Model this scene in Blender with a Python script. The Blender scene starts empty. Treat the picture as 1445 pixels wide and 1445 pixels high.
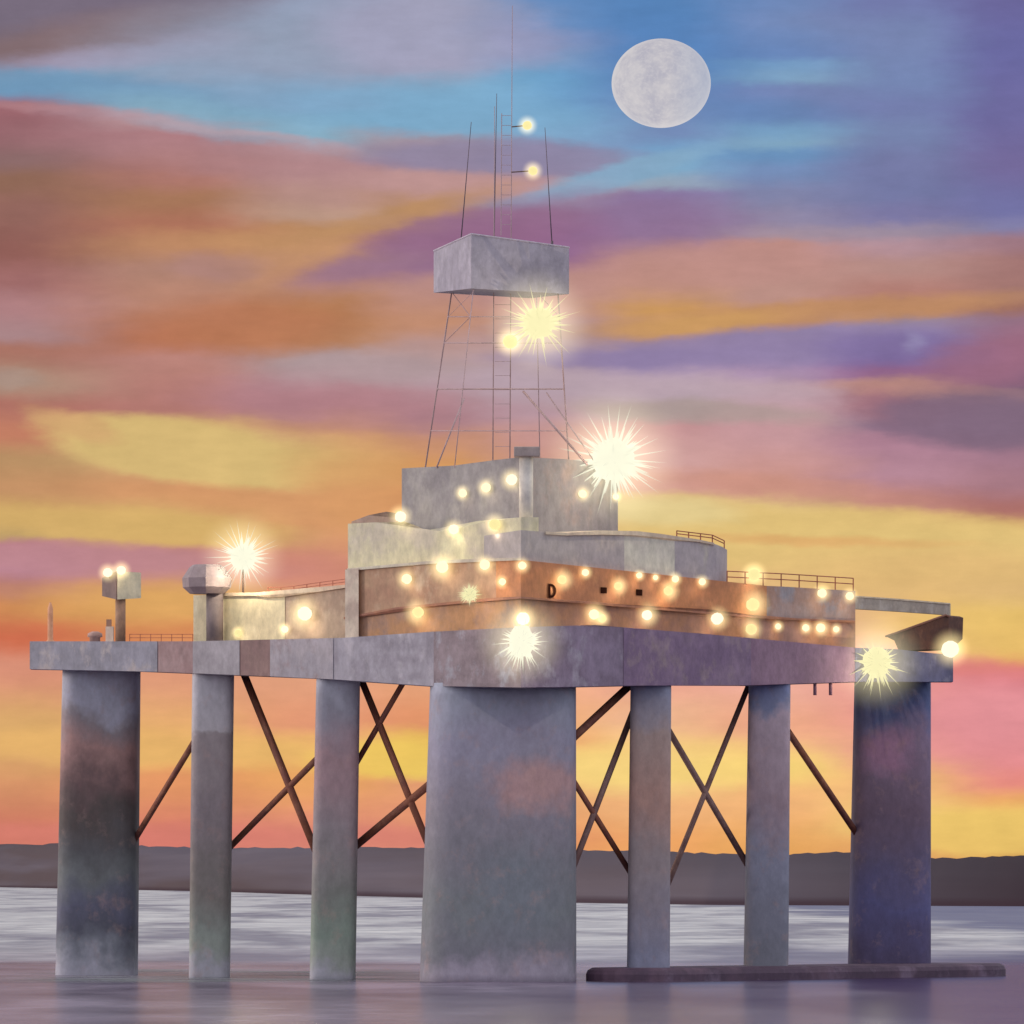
import bpy, bmesh, math, random
from mathutils import Vector, Matrix

# ------------------------------------------------------------------ camera
F, CX, HZ, CAMH = 9000.0, 722.5, 1240.0, 14.75       # long lens, eye 14.75 m above the sea
scene = bpy.context.scene
COL = scene.collection
cam_d = bpy.data.cameras.new('camera')
cam = bpy.data.objects.new('camera', cam_d)
COL.objects.link(cam)
cam.location = (0, 0, CAMH)
cam.rotation_euler = (math.radians(90), 0, 0)
cam_d.sensor_width = 36
cam_d.lens = 36 * F / 1445
cam_d.shift_y = (HZ - 722.5) / 1445
cam_d.clip_start = 1
cam_d.clip_end = 400000
scene.camera = cam
scene.view_settings.view_transform = 'Standard'
scene.view_settings.look = 'None'
scene.view_settings.exposure = 0
scene.view_settings.gamma = 1
scene.cycles.use_denoising = True
scene.cycles.max_bounces = 6
scene.cycles.transparent_max_bounces = 12


def lin(h, k=1.0):
    h = h.replace(' ', '')
    out = []
    for i in (0, 2, 4):
        c = int(h[i:i + 2], 16) / 255
        c = c / 12.92 if c <= .04045 else ((c + .055) / 1.055) ** 2.4
        out.append(c * k)
    return (out[0], out[1], out[2], 1)


# ------------------------------------------------------------------ sky
W = bpy.data.worlds.new("World")
scene.world = W
W.use_nodes = True
nt = W.node_tree
nt.nodes.clear()
N, L = nt.nodes, nt.links


def mnode(op, a, b=None, c=None):
    n = N.new('ShaderNodeMath')
    n.operation = op
    for i, v in enumerate((a, b, c)):
        if v is None:
            continue
        if isinstance(v, (int, float)):
            n.inputs[i].default_value = v
        else:
            L.new(v, n.inputs[i])
    return n.outputs[0]


def maprange(v, a, b, c=0, d=1, smooth=True):
    n = N.new('ShaderNodeMapRange')
    n.interpolation_type = 'SMOOTHSTEP' if smooth else 'LINEAR'
    L.new(v, n.inputs['Value'])
    for k, x in zip(('From Min', 'From Max', 'To Min', 'To Max'), (a, b, c, d)):
        n.inputs[k].default_value = x
    return n.outputs['Result']


def mixc(fac, a, b, blend='MIX'):
    n = N.new('ShaderNodeMix')
    n.data_type = 'RGBA'
    n.blend_type = blend
    for s, v in ((n.inputs[0], fac), (n.inputs[6], a), (n.inputs[7], b)):
        if hasattr(v, 'is_linked'):
            L.new(v, s)
        else:
            s.default_value = v
    return n.outputs[2]


tc = N.new('ShaderNodeTexCoord')
sep = N.new('ShaderNodeSeparateXYZ')
L.new(tc.outputs['Generated'], sep.inputs[0])
az = mnode('ARCTAN2', sep.outputs[0], sep.outputs[1])          # bearing of the view direction
el = mnode('ARCSINE', sep.outputs[2])                          # its elevation
u0 = mnode('MULTIPLY_ADD', az, F, CX)
v0 = mnode('MULTIPLY_ADD', el, -F, HZ)
# wind-drawn warp of the cloud coordinates
comb = N.new('ShaderNodeCombineXYZ')
L.new(u0, comb.inputs[0]); L.new(v0, comb.inputs[1])


def noise(vec, sx, sy, detail, rough=.55, col=True, off=0.0):
    m = N.new('ShaderNodeMapping')
    m.inputs['Scale'].default_value = (sx, sy, 1)
    m.inputs['Location'].default_value = (off, off * 1.7, off * .3)
    L.new(vec, m.inputs[0])
    n = N.new('ShaderNodeTexNoise')
    n.inputs['Scale'].default_value = 1
    n.inputs['Detail'].default_value = detail
    n.inputs['Roughness'].default_value = rough
    L.new(m.outputs[0], n.inputs['Vector'])
    return n.outputs['Color'] if col else n.outputs['Fac']


def vmath(op, a, b):
    n = N.new('ShaderNodeVectorMath')
    n.operation = op
    for i, v in enumerate((a, b)):
        if isinstance(v, tuple):
            n.inputs[i].default_value = v
        else:
            L.new(v, n.inputs[i])
    return n


n1 = noise(comb.outputs[0], .006, .018, 3)
n2 = noise(comb.outputs[0], .035, .10, 3, .6, True, 7.3)
w1 = vmath('MULTIPLY', vmath('SUBTRACT', n1, (.5, .5, .5)).outputs[0], (90, 26, 0)).outputs[0]
w2 = vmath('MULTIPLY', vmath('SUBTRACT', n2, (.5, .5, .5)).outputs[0], (26, 9, 0)).outputs[0]
uv = vmath('ADD', vmath('ADD', comb.outputs[0], w1).outputs[0], w2).outputs[0]
sp2 = N.new('ShaderNodeSeparateXYZ')
L.new(uv, sp2.inputs[0])
U, V = sp2.outputs[0], sp2.outputs[1]

COLS = {
    0: "0 6A6478,50 756A70,80 7D6268,100 8C8CA8,112 6D99B8,135 5F90B4,148 8a7590,158 9C6068,190 8E585F,230 84605F,262 8a5f48,300 8d5c50,360 8a5248,400 9c6360,440 AC7A7C,475 A47E80,500 A46A58,545 A98872,575 AA6858,615 BF7656,650 B58A58,690 BE8A58,730 C8A058,757 B9985a,770 B3747C,800 AA7486,830 B2735f,860 C0743C,900 BE5A30,940 C88064,1030 CC9C58,1190 C0684e",
    240: "0 6C6078,40 756573,60 9A8496,80 A09EB6,110 7C9CB8,140 6C9CBC,165 84AABF,178 B59095,200 A87278,240 A56E68,260 AA7062,285 A4704C,320 AA6A4E,350 B98258,385 B0806C,420 B8826A,480 B46C48,510 B87E72,575 B07268,600 CCA468,640 D3B070,690 CE9260,745 CFAA5C,770 CCA058,782 BE7C68,810 C48470,840 CC9450,895 C87c40,950 D08C68,1070 DCA858,1100 D48850,1190 C86a58",
    440: "0 8a6c92,12 8E9CB8,60 8EA2B6,150 8C94B2,175 7aA8C0,203 80AAC0,215 B09098,240 B28688,280 B48A80,310 B9937E,330 BA8658,360 C08c62,400 BC8660,440 B07446,480 B47c50,510 A99294,540 B0868E,570 AC7478,600 C28A68,640 D6B870,670 D4B46C,700 CE9460,740 D0925c,790 C47C68,820 C88068,860 d0a060,900 d09060,960 D4926C,1020 D48A62,1060 E0AE58,1100 DC9850,1180 CC7660",
    600: "0 98A0B8,60 A0A4BC,95 A4A4BE,115 74A8C8,150 74AACC,185 78A8C4,200 A0909C,230 A08090,255 BC8E88,280 B88A70,300 BC8A5C,320 9A6C78,345 905c7c,375 96708C,395 B58680,460 C08868,490 B89088,520 AE9498,560 B08890,590 A87C84,620 C48a68,660 D29450,720 D08c54,960 D8966a,1020 D68858,1045 DCB04a,1090 E0BC58,1110 D89060,1150 D88A60,1185 CC7660",
    760: "0 5A8ABF,40 6A90BE,60 9a9cbc,95 8CA8C8,120 6CAAD0,150 6CA8D2,195 78A4C8,215 8080A4,245 8A80A0,262 B49098,290 8FA0B8,305 906890,330 8A5482,370 8a5c88,395 B4857E,440 BC8C88,470 A88C94,510 B0969C,545 B09AA4,580 B08E98,620 C49088,660 C89080,700 D0a078,960 E0A07A,1040 E0A060,1080 E8C468,1130 DC9C62,1190 D88c50",
    920: "0 427EB6,70 4880BA,190 7088B4,215 6FA0C8,240 74A8C8,265 90A4B8,280 8070a0,300 806C98,330 8a6c92,350 B08080,390 BC8878,420 C49068,440 CA9450,460 BC8c68,480 A08494,505 8E7CAC,520 A68EB0,545 B8A0AC,580 A89698,605 C49090,650 CC9C98,690 D0988A,705 DAB87A,730 DCC68A,760 D4A860,800 D4A458,965 E09C84,1010 E0A880,1060 E8C070,1100 ECC878,1140 E0A468,1195 E09850",
    1080: "0 6484B8,40 7088B8,85 6080B4,100 74A0C4,120 80A8C4,135 7080B0,165 5C80B2,190 70A0C4,205 78A4C0,220 5A8CBA,245 6A8AB8,280 7880A8,310 8A84A4,335 A08C9C,350 BC8880,420 BA8C80,440 C08C60,455 B88468,470 9080A0,500 8876A4,530 A88CAC,550 BE9EA8,610 C49498,690 C68C7C,715 DCBC78,740 DAB868,820 D6AC70,965 E0A08C,1020 E09C78,1080 E8C468,1125 E4A868,1200 D89848",
    1260: "0 6874AC,60 6C80B0,120 6880B0,160 6878AC,190 6C80AE,240 6A74A4,280 6872A2,310 7070A0,330 98889C,350 B08C98,380 B48880,420 B0786c,440 B0785c,455 94808e,480 746AA0,510 7C6098,530 8c5c88,545 B08078,565 9a6470,600 80647E,625 A8788C,670 B08090,710 B47870,735 D2A868,760 D8BC70,820 D6B068,880 D8A878,950 DC8c80,1050 DC8C80,1100 E0A868,1150 E4BC68,1205 D49450",
    1430: "0 5C5C98,80 5C60A0,160 60609C,240 686098,300 6468A0,325 7878a4,345 98707C,380 A0706c,420 A07068,440 9c6858,460 8E6878,500 98607A,540 7C5470,570 70586E,610 7C647E,640 9C7084,680 A0707C,720 A4645C,745 CCA060,770 D4B070,800 D2AC68,830 D4B070,870 DCB858,910 DCA84C,935 D67C50,955 C8646C,1000 D08084,1070 D47C7C,1100 D87C70,1130 DC9c54,1160 E0BC58,1205 C08838",
}


def ramp(txt):
    r = N.new('ShaderNodeValToRGB')
    stops = [s.split() for s in txt.split(',')]
    e = r.color_ramp.elements
    while len(e) < len(stops):
        e.new(.5)
    for k, (y, h) in enumerate(stops):
        e[k].position = float(y) / 1240
    for k, (y, h) in enumerate(stops):
        e[k].color = lin(h)
    r.color_ramp.interpolation = 'EASE'
    L.new(vn, r.inputs[0])
    return r.outputs[0]


vn = mnode('DIVIDE', V, 1240)
xs = sorted(COLS)
sky = ramp(COLS[xs[0]])
for a, b in zip(xs[:-1], xs[1:]):
    sky = mixc(maprange(U, a + 25, b - 5), sky, ramp(COLS[b]))

STROKES = [
    # cx, cy, rx, ry, slope, soft, colour, opacity   (1000 units = 6.4 degrees of sky)
    (60, -20, 500, 104, -11, .28, '6c6276', .95), (90, 66, 240, 26, -11, .7, '7d6464', .75),
    (140, 92, 140, 16, -6, .7, 'A29AB4', .6), (420, 78, 270, 80, -4, .5, '8c9cb6', .7),
    (610, 55, 170, 62, 0, .4, 'A0A0BC', .8), (735, 62, 46, 34, 10, .6, 'A8A2BE', .7),
    (915, 75, 200, 105, 8, .7, '3e7ebc', .55),
    (100, 132, 200, 22, 5, .5, '6496BA', .8), (330, 178, 200, 24, 9, .5, '7CAAC2', .8),
    (580, 158, 270, 38, 3, .5, '72A9CC', .8),
    (100, 165, 170, 7, 4, .9, 'B8868C', .6), (330, 194, 140, 6, 9, .9, 'BC989E', .6),
    (300, 225, 260, 24, 6, .6, 'AA7C80', .5),
    (590, 212, 100, 20, 5, .6, 'A08890', .7), (715, 228, 200, 28, 2, .35, '8680A0', .8),
    (640, 266, 140, 18, 4, .6, 'BE9290', .8), (865, 252, 150, 18, -15, .4, '7cA8C6', .85),
    (560, 308, 150, 15, -14, .6, 'BA8A58', .75),
    (850, 316, 190, 40, 0, .6, '8a6a92', .65), (640, 346, 210, 34, -15, .5, '8E6484', .75),
    (720, 335, 120, 28, -4, .7, '8a5680', .5), (515, 380, 80, 16, -14, .6, '986f88', .7),
    (300, 380, 70, 20, 2, .5, 'A87c78', .5), (350, 345, 130, 12, 6, .8, 'C08c58', .5),
    (350, 462, 130, 38, 2, .5, 'B67046', .75), 
    (20, 540, 44, 14, 0, .6, 'A89084', .6),
    (960, 385, 270, 30, -5, .5, 'BF8c82', .6), 
    (1150, 446, 330, 18, -4, .45, 'BE8858', .8), (990, 457, 120, 14, -4, .6, 'CE9A54', .8),
    (1085, 492, 300, 27, -4, .4, '8c7ca6', .85), (1275, 497, 120, 24, 3, .5, '74649c', .85),
    (850, 506, 140, 12, 0, .6, '8878a4', .7), (1281, 488, 16, 13, 0, 1.0, '9c98bc', .4),
    (860, 545, 270, 22, 2, .6, 'B6A0AC', .7), (980, 582, 170, 17, 3, .5, 'A8958f', .75),
    (520, 522, 140, 28, -4, .6, 'AE9698', .7), (470, 575, 190, 32, 5, .5, 'AC7880', .8),
    (1400, 512, 90, 42, -10, .6, '96607a', .8), (1320, 556, 130, 10, 5, .7, 'B8847a', .8),
    (1262, 578, 60, 24, 10, .6, '9a6470', .7), (1375, 596, 150, 42, 4, .3, '755c74', .9),
     (1100, 688, 200, 16, 5, .7, 'C68A76', .6),
    (1215, 768, 430, 48, 3.5, .25, 'DABA6E', .9), (930, 722, 110, 18, 1, .5, 'DDC888', .8),
    (1160, 764, 170, 8, 2, .7, 'D6A25c', .8), (1330, 815, 240, 40, 3, .6, 'D6AE6a', .8),
    (1390, 890, 150, 40, 4, .5, 'DCB45c', .85), (1400, 946, 120, 14, 3, .7, 'CC6864', .8),
    (1400, 1010, 150, 60, 0, .6, 'D48288', .8), (1400, 1172, 160, 36, 0, .35, 'DEB858', .9),
    (270, 640, 206, 46, 8, .22, 'D5B66E', .95), (105, 602, 66, 18, 18, .5, 'D0A468', .8),
    (330, 705, 200, 16, 4, .7, 'CE9058', .7), (180, 744, 240, 24, 4, .4, 'CEA75C', .9),
    (510, 690, 90, 80, 20, .7, 'D09256', .7), (90, 790, 270, 22, 2, .5, 'B27A82', .85),
    (230, 850, 190, 30, 0, .7, 'D29c4c', .7),
    (150, 1056, 330, 22, 2, .6, 'D8A658', .8), (560, 1075, 110, 28, 0, .35, 'E2BC4c', .85),
    (850, 1085, 110, 30, 0, .6, 'EAC870', .8), (1000, 1090, 140, 20, -4, .6, 'E6C468', .7),
    (150, 1180, 500, 16, 0, .8, 'C66C5c', .7),
]
for cx, cy, rx, ry, ang, soft, hexc, op in STROKES:
    m = N.new('ShaderNodeMapping')
    m.vector_type = 'TEXTURE'
    m.inputs['Location'].default_value = (cx, cy, 0)
    m.inputs['Rotation'].default_value = (0, 0, math.radians(ang))
    m.inputs['Scale'].default_value = (rx, ry, 1e6)
    L.new(uv, m.inputs[0])
    ln = N.new('ShaderNodeVectorMath')
    ln.operation = 'LENGTH'
    L.new(m.outputs[0], ln.inputs[0])
    sky = mixc(maprange(ln.outputs['Value'], 1 + soft * .9, max(0, 1 - soft), 0, op), sky, lin(hexc))
# thin high veil, then fine texture of the cloud
sky = mixc(.09, sky, lin('C6B0B2'))
fine = noise(comb.outputs[0], .014, .06, 5, .6, False, 3.1)
blot = noise(comb.outputs[0], .012, .016, 3, .6, False, 9.4)
gr = noise(comb.outputs[0], .30, .45, 2, .6, False, 5.2)
tone = mnode('MULTIPLY', mnode('MULTIPLY', maprange(fine, .25, .75, .955, 1.045, False), maprange(blot, .25, .75, .94, 1.06, False)), maprange(gr, .25, .75, .988, 1.012, False))
# the afterglow: the air near the horizon shines brighter
tone = mnode('MULTIPLY', tone, maprange(v0, 480, 1000, 1.0, 1.17))
cc = N.new('ShaderNodeCombineXYZ')
for i in range(3):
    L.new(tone, cc.inputs[i])
sky = mixc(1.0, sky, cc.outputs[0], 'MULTIPLY')
# the rest of the dome: clear dusk sky with the sun low on the left
SUN_EL, SUN_AZ = math.radians(9), math.radians(-84)     # bearing from +Y, clockwise
ns = N.new('ShaderNodeTexSky')
ns.sky_type = 'NISHITA'
ns.sun_disc = False
ns.sun_elevation = SUN_EL
ns.sun_rotation = SUN_AZ
ns.ozone_density = 3
nsc = N.new('ShaderNodeVectorMath')
nsc.operation = 'SCALE'
nsc.inputs['Scale'].default_value = .05
L.new(ns.outputs[0], nsc.inputs[0])
DOME = lin('A5A4A6', 1.85)
rest = mixc(1.0, nsc.outputs[0], DOME, 'ADD')
side = maprange(mnode('ABSOLUTE', mnode('SUBTRACT', u0, CX)), 1200, 6000)
up = maprange(v0, -300, -2600)
sky = mixc(mnode('MAXIMUM', side, up), sky, rest)
bg = N.new('ShaderNodeBackground')
bg.inputs['Strength'].default_value = 1.0
L.new(sky, bg.inputs[0])
wo = N.new('ShaderNodeOutputWorld')
L.new(bg.outputs[0], wo.inputs[0])
W.cycles.sampling_method = 'MANUAL'
W.cycles.sample_map_resolution = 1024

sun_d = bpy.data.lights.new('sun', 'SUN')
sun_d.energy = 1.0
sun_d.angle = math.radians(10)
sun_d.color = (1, .86, .74)
sun = bpy.data.objects.new('sun', sun_d)
COL.objects.link(sun)
sd = Vector((math.sin(SUN_AZ) * math.cos(SUN_EL), math.cos(SUN_AZ) * math.cos(SUN_EL), math.sin(SUN_EL)))
sun.rotation_euler = sd.to_track_quat('Z', 'Y').to_euler()

# ------------------------------------------------------------------ helpers
X0, Y0 = 1.25, 900.0                  # front corner of the square deck; its sides run back at 45 degrees
KALB = 1.4                           # daylight colour -> base colour


def P(px, py, d):
    return Vector(((px - CX) * d / F, d, CAMH + (HZ - py) * d / F))


def dch(px, o=0.0):
    """distance of the deck's front sides, set back by o metres, on the bearing px"""
    k = (px - CX) / F
    yl = (Y0 + o + X0) / (1 + k)
    yr = (Y0 + o - X0) / (1 - k)
    return max(yl, yr) if True else 0


def PD(px, py, o=0.0):
    return P(px, py, dch(px, o))


def zat(py, d):
    return CAMH + (HZ - py) * d / F


class MB:
    def __init__(s):
        s.bm = bmesh.new()

    def tube(s, p, q, r, r2=None, seg=10, cap=True):
        p, q = Vector(p), Vector(q)
        ax = (q - p)
        if ax.length < 1e-5:
            return s
        ax.normalize()
        t = ax.orthogonal().normalized()
        b = ax.cross(t)
        r2 = r if r2 is None else r2
        A, B = [], []
        for i in range(seg):
            a = 2 * math.pi * i / seg
            dv = t * math.cos(a) + b * math.sin(a)
            A.append(s.bm.verts.new(p + dv * r))
            B.append(s.bm.verts.new(q + dv * r2))
        for i in range(seg):
            j = (i + 1) % seg
            f = s.bm.faces.new((A[i], A[j], B[j], B[i]))
            f.smooth = seg > 6
        if cap:
            s.bm.faces.new(A[::-1])
            s.bm.faces.new(B)
        return s

    def lathe(s, base, prof, seg=40, smooth=True):
        """profile of (radius, z) turned about the vertical through base"""
        base = Vector(base)
        rings = []
        for r, z in prof:
            rings.append([s.bm.verts.new(base + Vector((r * math.cos(2 * math.pi * i / seg), r * math.sin(2 * math.pi * i / seg), z))) for i in range(seg)])
        for a, b in zip(rings[:-1], rings[1:]):
            for i in range(seg):
                j = (i + 1) % seg
                s.bm.faces.new((a[i], a[j], b[j], b[i])).smooth = smooth
        s.bm.faces.new(rings[0][::-1])
        s.bm.faces.new(rings[-1])
        return s

    def prism(s, bot, top):
        """closed solid between two rings of points"""
        A = [s.bm.verts.new(p) for p in bot]
        B = [s.bm.verts.new(p) for p in top]
        n = len(A)
        for i in range(n):
            j = (i + 1) % n
            s.bm.faces.new((A[i], A[j], B[j], B[i]))
        s.bm.faces.new(A[::-1])
        s.bm.faces.new(B)
        return s

    def wall(s, front, o=0.0, depth=3.0):
        """solid behind a run of (px, ytop, ybottom[, extra set-back]) along the deck sides"""
        fb, ft = [], []
        for t in front:
            oo = o + (t[3] if len(t) > 3 else 0)
            fb.append(PD(t[0], t[2], oo))
            ft.append(PD(t[0], t[1], oo))
        dv = Vector((0, depth, 0))
        s.prism(fb + [p + dv for p in fb[::-1]], ft + [p + dv for p in ft[::-1]])
        return s

    def box(s, c, sx, sy, sz, rz=0.0):
        m = Matrix.Translation(Vector(c)) @ Matrix.Rotation(rz, 4, 'Z') @ Matrix.Diagonal((sx, sy, sz, 1))
        bmesh.ops.create_cube(s.bm, size=1, matrix=m)
        return s

    def ball(s, c, r, sub=3, sq=(1, 1, 1), lump=0.0, seed=1):
        rnd = random.Random(seed)
        ret = bmesh.ops.create_icosphere(s.bm, subdivisions=sub, radius=1)
        for v in ret['verts']:
            k = 1 + rnd.uniform(-lump, lump)
            v.co = Vector(c) + Vector((v.co.x * sq[0], v.co.y * sq[1], v.co.z * sq[2])) * r * k
            for f in v.link_faces:
                f.smooth = True
        return s

    def build(s, name, material, parent=None, bevel=0.0):
        bm = s.bm
        if bevel:
            es = [e for e in bm.edges if len(e.link_faces) == 2 and e.calc_face_angle(0) > .6]
            bmesh.ops.bevel(bm, geom=es, offset=bevel, segments=2, affect='EDGES', profile=.5, clamp_overlap=True)
        bmesh.ops.recalc_face_normals(bm, faces=bm.faces)
        me = bpy.data.meshes.new(name)
        org = WORLD_LOC.get(parent.name, Vector()) if parent else Vector()
        if parent is None:
            lo = Vector((min(v.co.x for v in bm.verts), min(v.co.y for v in bm.verts), min(v.co.z for v in bm.verts)))
            hi = Vector((max(v.co.x for v in bm.verts), max(v.co.y for v in bm.verts), max(v.co.z for v in bm.verts)))
            org = Vector(((lo.x + hi.x) / 2, (lo.y + hi.y) / 2, lo.z))
        bmesh.ops.translate(bm, verts=bm.verts, vec=-org)
        bm.to_mesh(me)
        bm.free()
        o = bpy.data.objects.new(name, me)
        me.materials.append(material)
        COL.objects.link(o)
        if parent:
            o.parent = parent
        else:
            o.location = org
        WORLD_LOC[o.name] = org
        return o


WORLD_LOC = {}


def tag(o, label=None, cat=None, group=None, kind=None):
    for k, v in (('label', label), ('category', cat), ('group', group), ('kind', kind)):
        if v:
            o[k] = v
    return o


def thing(name, loc, label, cat, group=None):
    o = bpy.data.objects.new(name, None)
    o.empty_display_size = .5
    COL.objects.link(o)
    o.location = loc
    WORLD_LOC[o.name] = Vector(loc)
    return tag(o, label, cat, group)


# ------------------------------------------------------------------ materials
def new_mat(name):
    m = bpy.data.materials.new(name)
    m.use_nodes = True
    return m, m.node_tree.nodes, m.node_tree.links, m.node_tree.nodes['Principled BSDF']


def worldnoise(n, l, scale, detail=4, rough=.6, stretch=(1, 1, 1), off=0.0):
    g = n.new('ShaderNodeNewGeometry')
    mp = n.new('ShaderNodeMapping')
    mp.inputs['Scale'].default_value = stretch
    mp.inputs['Location'].default_value = (off, off * .7, off * .3)
    l.new(g.outputs['Position'], mp.inputs[0])
    t = n.new('ShaderNodeTexNoise')
    t.inputs['Scale'].default_value = scale
    t.inputs['Detail'].default_value = detail
    t.inputs['Roughness'].default_value = rough
    l.new(mp.outputs[0], t.inputs['Vector'])
    return t.outputs['Fac']


def mr(n, l, v, a, b, c=0.0, d=1.0):
    x = n.new('ShaderNodeMapRange')
    l.new(v, x.inputs[0])
    for i, k in enumerate((a, b, c, d)):
        x.inputs[i + 1].default_value = k
    return x.outputs[0]


def mx(n, l, fac, a, b, blend='MIX'):
    x = n.new('ShaderNodeMix')
    x.data_type = 'RGBA'
    x.blend_type = blend
    for s, v in ((x.inputs[0], fac), (x.inputs[6], a), (x.inputs[7], b)):
        if hasattr(v, 'is_linked'):
            l.new(v, s)
        else:
            s.default_value = v
    return x.outputs[2]


def grain(n, l, col, bsdf, amt=.25, bump=.25, off=0.0):
    """weathering: fine streaks in tone and a slight unevenness of the surface"""
    f = worldnoise(n, l, .8, 6, .7, (1, 1, .6), off)
    k = mr(n, l, f, .3, .7, 1 - amt, 1 + amt)
    c = n.new('ShaderNodeCombineXYZ')
    for i in range(3):
        l.new(k, c.inputs[i])
    out = mx(n, l, 1.0, col, c.outputs[0], 'MULTIPLY')
    b = n.new('ShaderNodeBump')
    b.inputs['Strength'].default_value = bump
    b.inputs['Distance'].default_value = .25
    l.new(f, b.inputs['Height'])
    l.new(b.outputs[0], bsdf.inputs['Normal'])
    return out


def paint(name, a, b=None, c=None, scale=.12, rough=.7, k=None, amt=.2, off=0.0):
    k = KALB if k is None else k
    m, n, l, bs = new_mat(name)
    col = lin(a, k)
    if b:
        f = worldnoise(n, l, scale, 4, .6, (1, 1, 1.3), off + 3)
        col = mx(n, l, mr(n, l, f, .42, .58), col, lin(b, k))
    if c:
        f = worldnoise(n, l, scale * 1.7, 5, .65, (1, 1, .8), off + 21)
        col = mx(n, l, mr(n, l, f, .52, .66), col, lin(c, k))
    if not b and not c:
        r = n.new('ShaderNodeRGB')
        r.outputs[0].default_value = col
        col = r.outputs[0]
    col = grain(n, l, col, bs, amt, .25, off)
    l.new(col, bs.inputs['Base Color'])
    bs.inputs['Roughness'].default_value = rough
    return m


def banded(name, stops, extra=None, d=945, off=0.0, k=2.1):
    """coats of paint and rust that change with height; pale feet carry painted water tone; stops are (picture height, colour)"""
    m, n, l, bs = new_mat(name)
    g = n.new('ShaderNodeNewGeometry')
    sx = n.new('ShaderNodeSeparateXYZ')
    l.new(g.outputs['Position'], sx.inputs[0])
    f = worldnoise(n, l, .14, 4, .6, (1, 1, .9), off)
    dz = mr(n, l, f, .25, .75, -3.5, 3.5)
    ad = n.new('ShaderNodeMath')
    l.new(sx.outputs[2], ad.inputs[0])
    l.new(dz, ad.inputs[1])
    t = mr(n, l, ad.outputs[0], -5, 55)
    r = n.new('ShaderNodeValToRGB')
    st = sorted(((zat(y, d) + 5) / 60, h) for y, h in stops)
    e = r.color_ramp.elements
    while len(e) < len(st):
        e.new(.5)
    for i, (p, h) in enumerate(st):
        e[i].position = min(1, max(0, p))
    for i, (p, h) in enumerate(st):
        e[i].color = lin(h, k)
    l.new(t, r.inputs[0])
    col = r.outputs[0]
    for (c, rad, h) in (extra or []):       # a patch of another coat, with its own place and outline
        s = n.new('ShaderNodeMapping')
        s.vector_type = 'TEXTURE'
        s.inputs['Location'].default_value = c
        s.inputs['Scale'].default_value = rad
        l.new(g.outputs['Position'], s.inputs[0])
        ln = n.new('ShaderNodeVectorMath')
        ln.operation = 'LENGTH'
        l.new(s.outputs[0], ln.inputs[0])
        ff = worldnoise(n, l, .3, 4, .6, (1, 1, 1), off + 5)
        a2 = n.new('ShaderNodeMath')
        l.new(ln.outputs['Value'], a2.inputs[0])
        l.new(mr(n, l, ff, .2, .8, -.5, .5), a2.inputs[1])
        col = mx(n, l, mr(n, l, a2.outputs[0], 1.35, .55, 0, .7), col, lin(h, k))
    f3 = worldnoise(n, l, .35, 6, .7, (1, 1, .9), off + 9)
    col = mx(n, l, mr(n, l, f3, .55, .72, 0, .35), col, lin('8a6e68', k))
    col = grain(n, l, col, bs, .15, .3, off)
    l.new(col, bs.inputs['Base Color'])
    bs.inputs['Roughness'].default_value = .75
    return m


def emit(name, col, strength):
    m, n, l, bs = new_mat(name)
    n.remove(bs)
    e = n.new('ShaderNodeEmission')
    e.inputs[0].default_value = col
    e.inputs[1].default_value = strength
    l.new(e.outputs[0], n['Material Output'].inputs[0])
    return m


def halo_mat(name, col, dens, rad):
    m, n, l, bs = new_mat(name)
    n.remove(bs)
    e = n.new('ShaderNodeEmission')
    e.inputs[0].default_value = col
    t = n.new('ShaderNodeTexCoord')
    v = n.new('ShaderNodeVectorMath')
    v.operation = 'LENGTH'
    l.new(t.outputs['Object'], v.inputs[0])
    x = n.new('ShaderNodeMapRange')          # added halo: glow built as emission fading away from the lamp
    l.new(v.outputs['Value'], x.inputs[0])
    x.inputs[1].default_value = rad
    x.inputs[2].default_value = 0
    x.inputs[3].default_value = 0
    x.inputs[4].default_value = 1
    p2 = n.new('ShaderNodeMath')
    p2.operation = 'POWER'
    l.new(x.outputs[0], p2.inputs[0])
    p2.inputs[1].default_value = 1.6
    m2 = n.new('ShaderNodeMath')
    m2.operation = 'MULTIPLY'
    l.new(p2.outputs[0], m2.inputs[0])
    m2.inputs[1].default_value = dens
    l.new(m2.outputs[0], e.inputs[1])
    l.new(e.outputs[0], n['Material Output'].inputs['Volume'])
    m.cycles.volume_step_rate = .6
    return m


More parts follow.
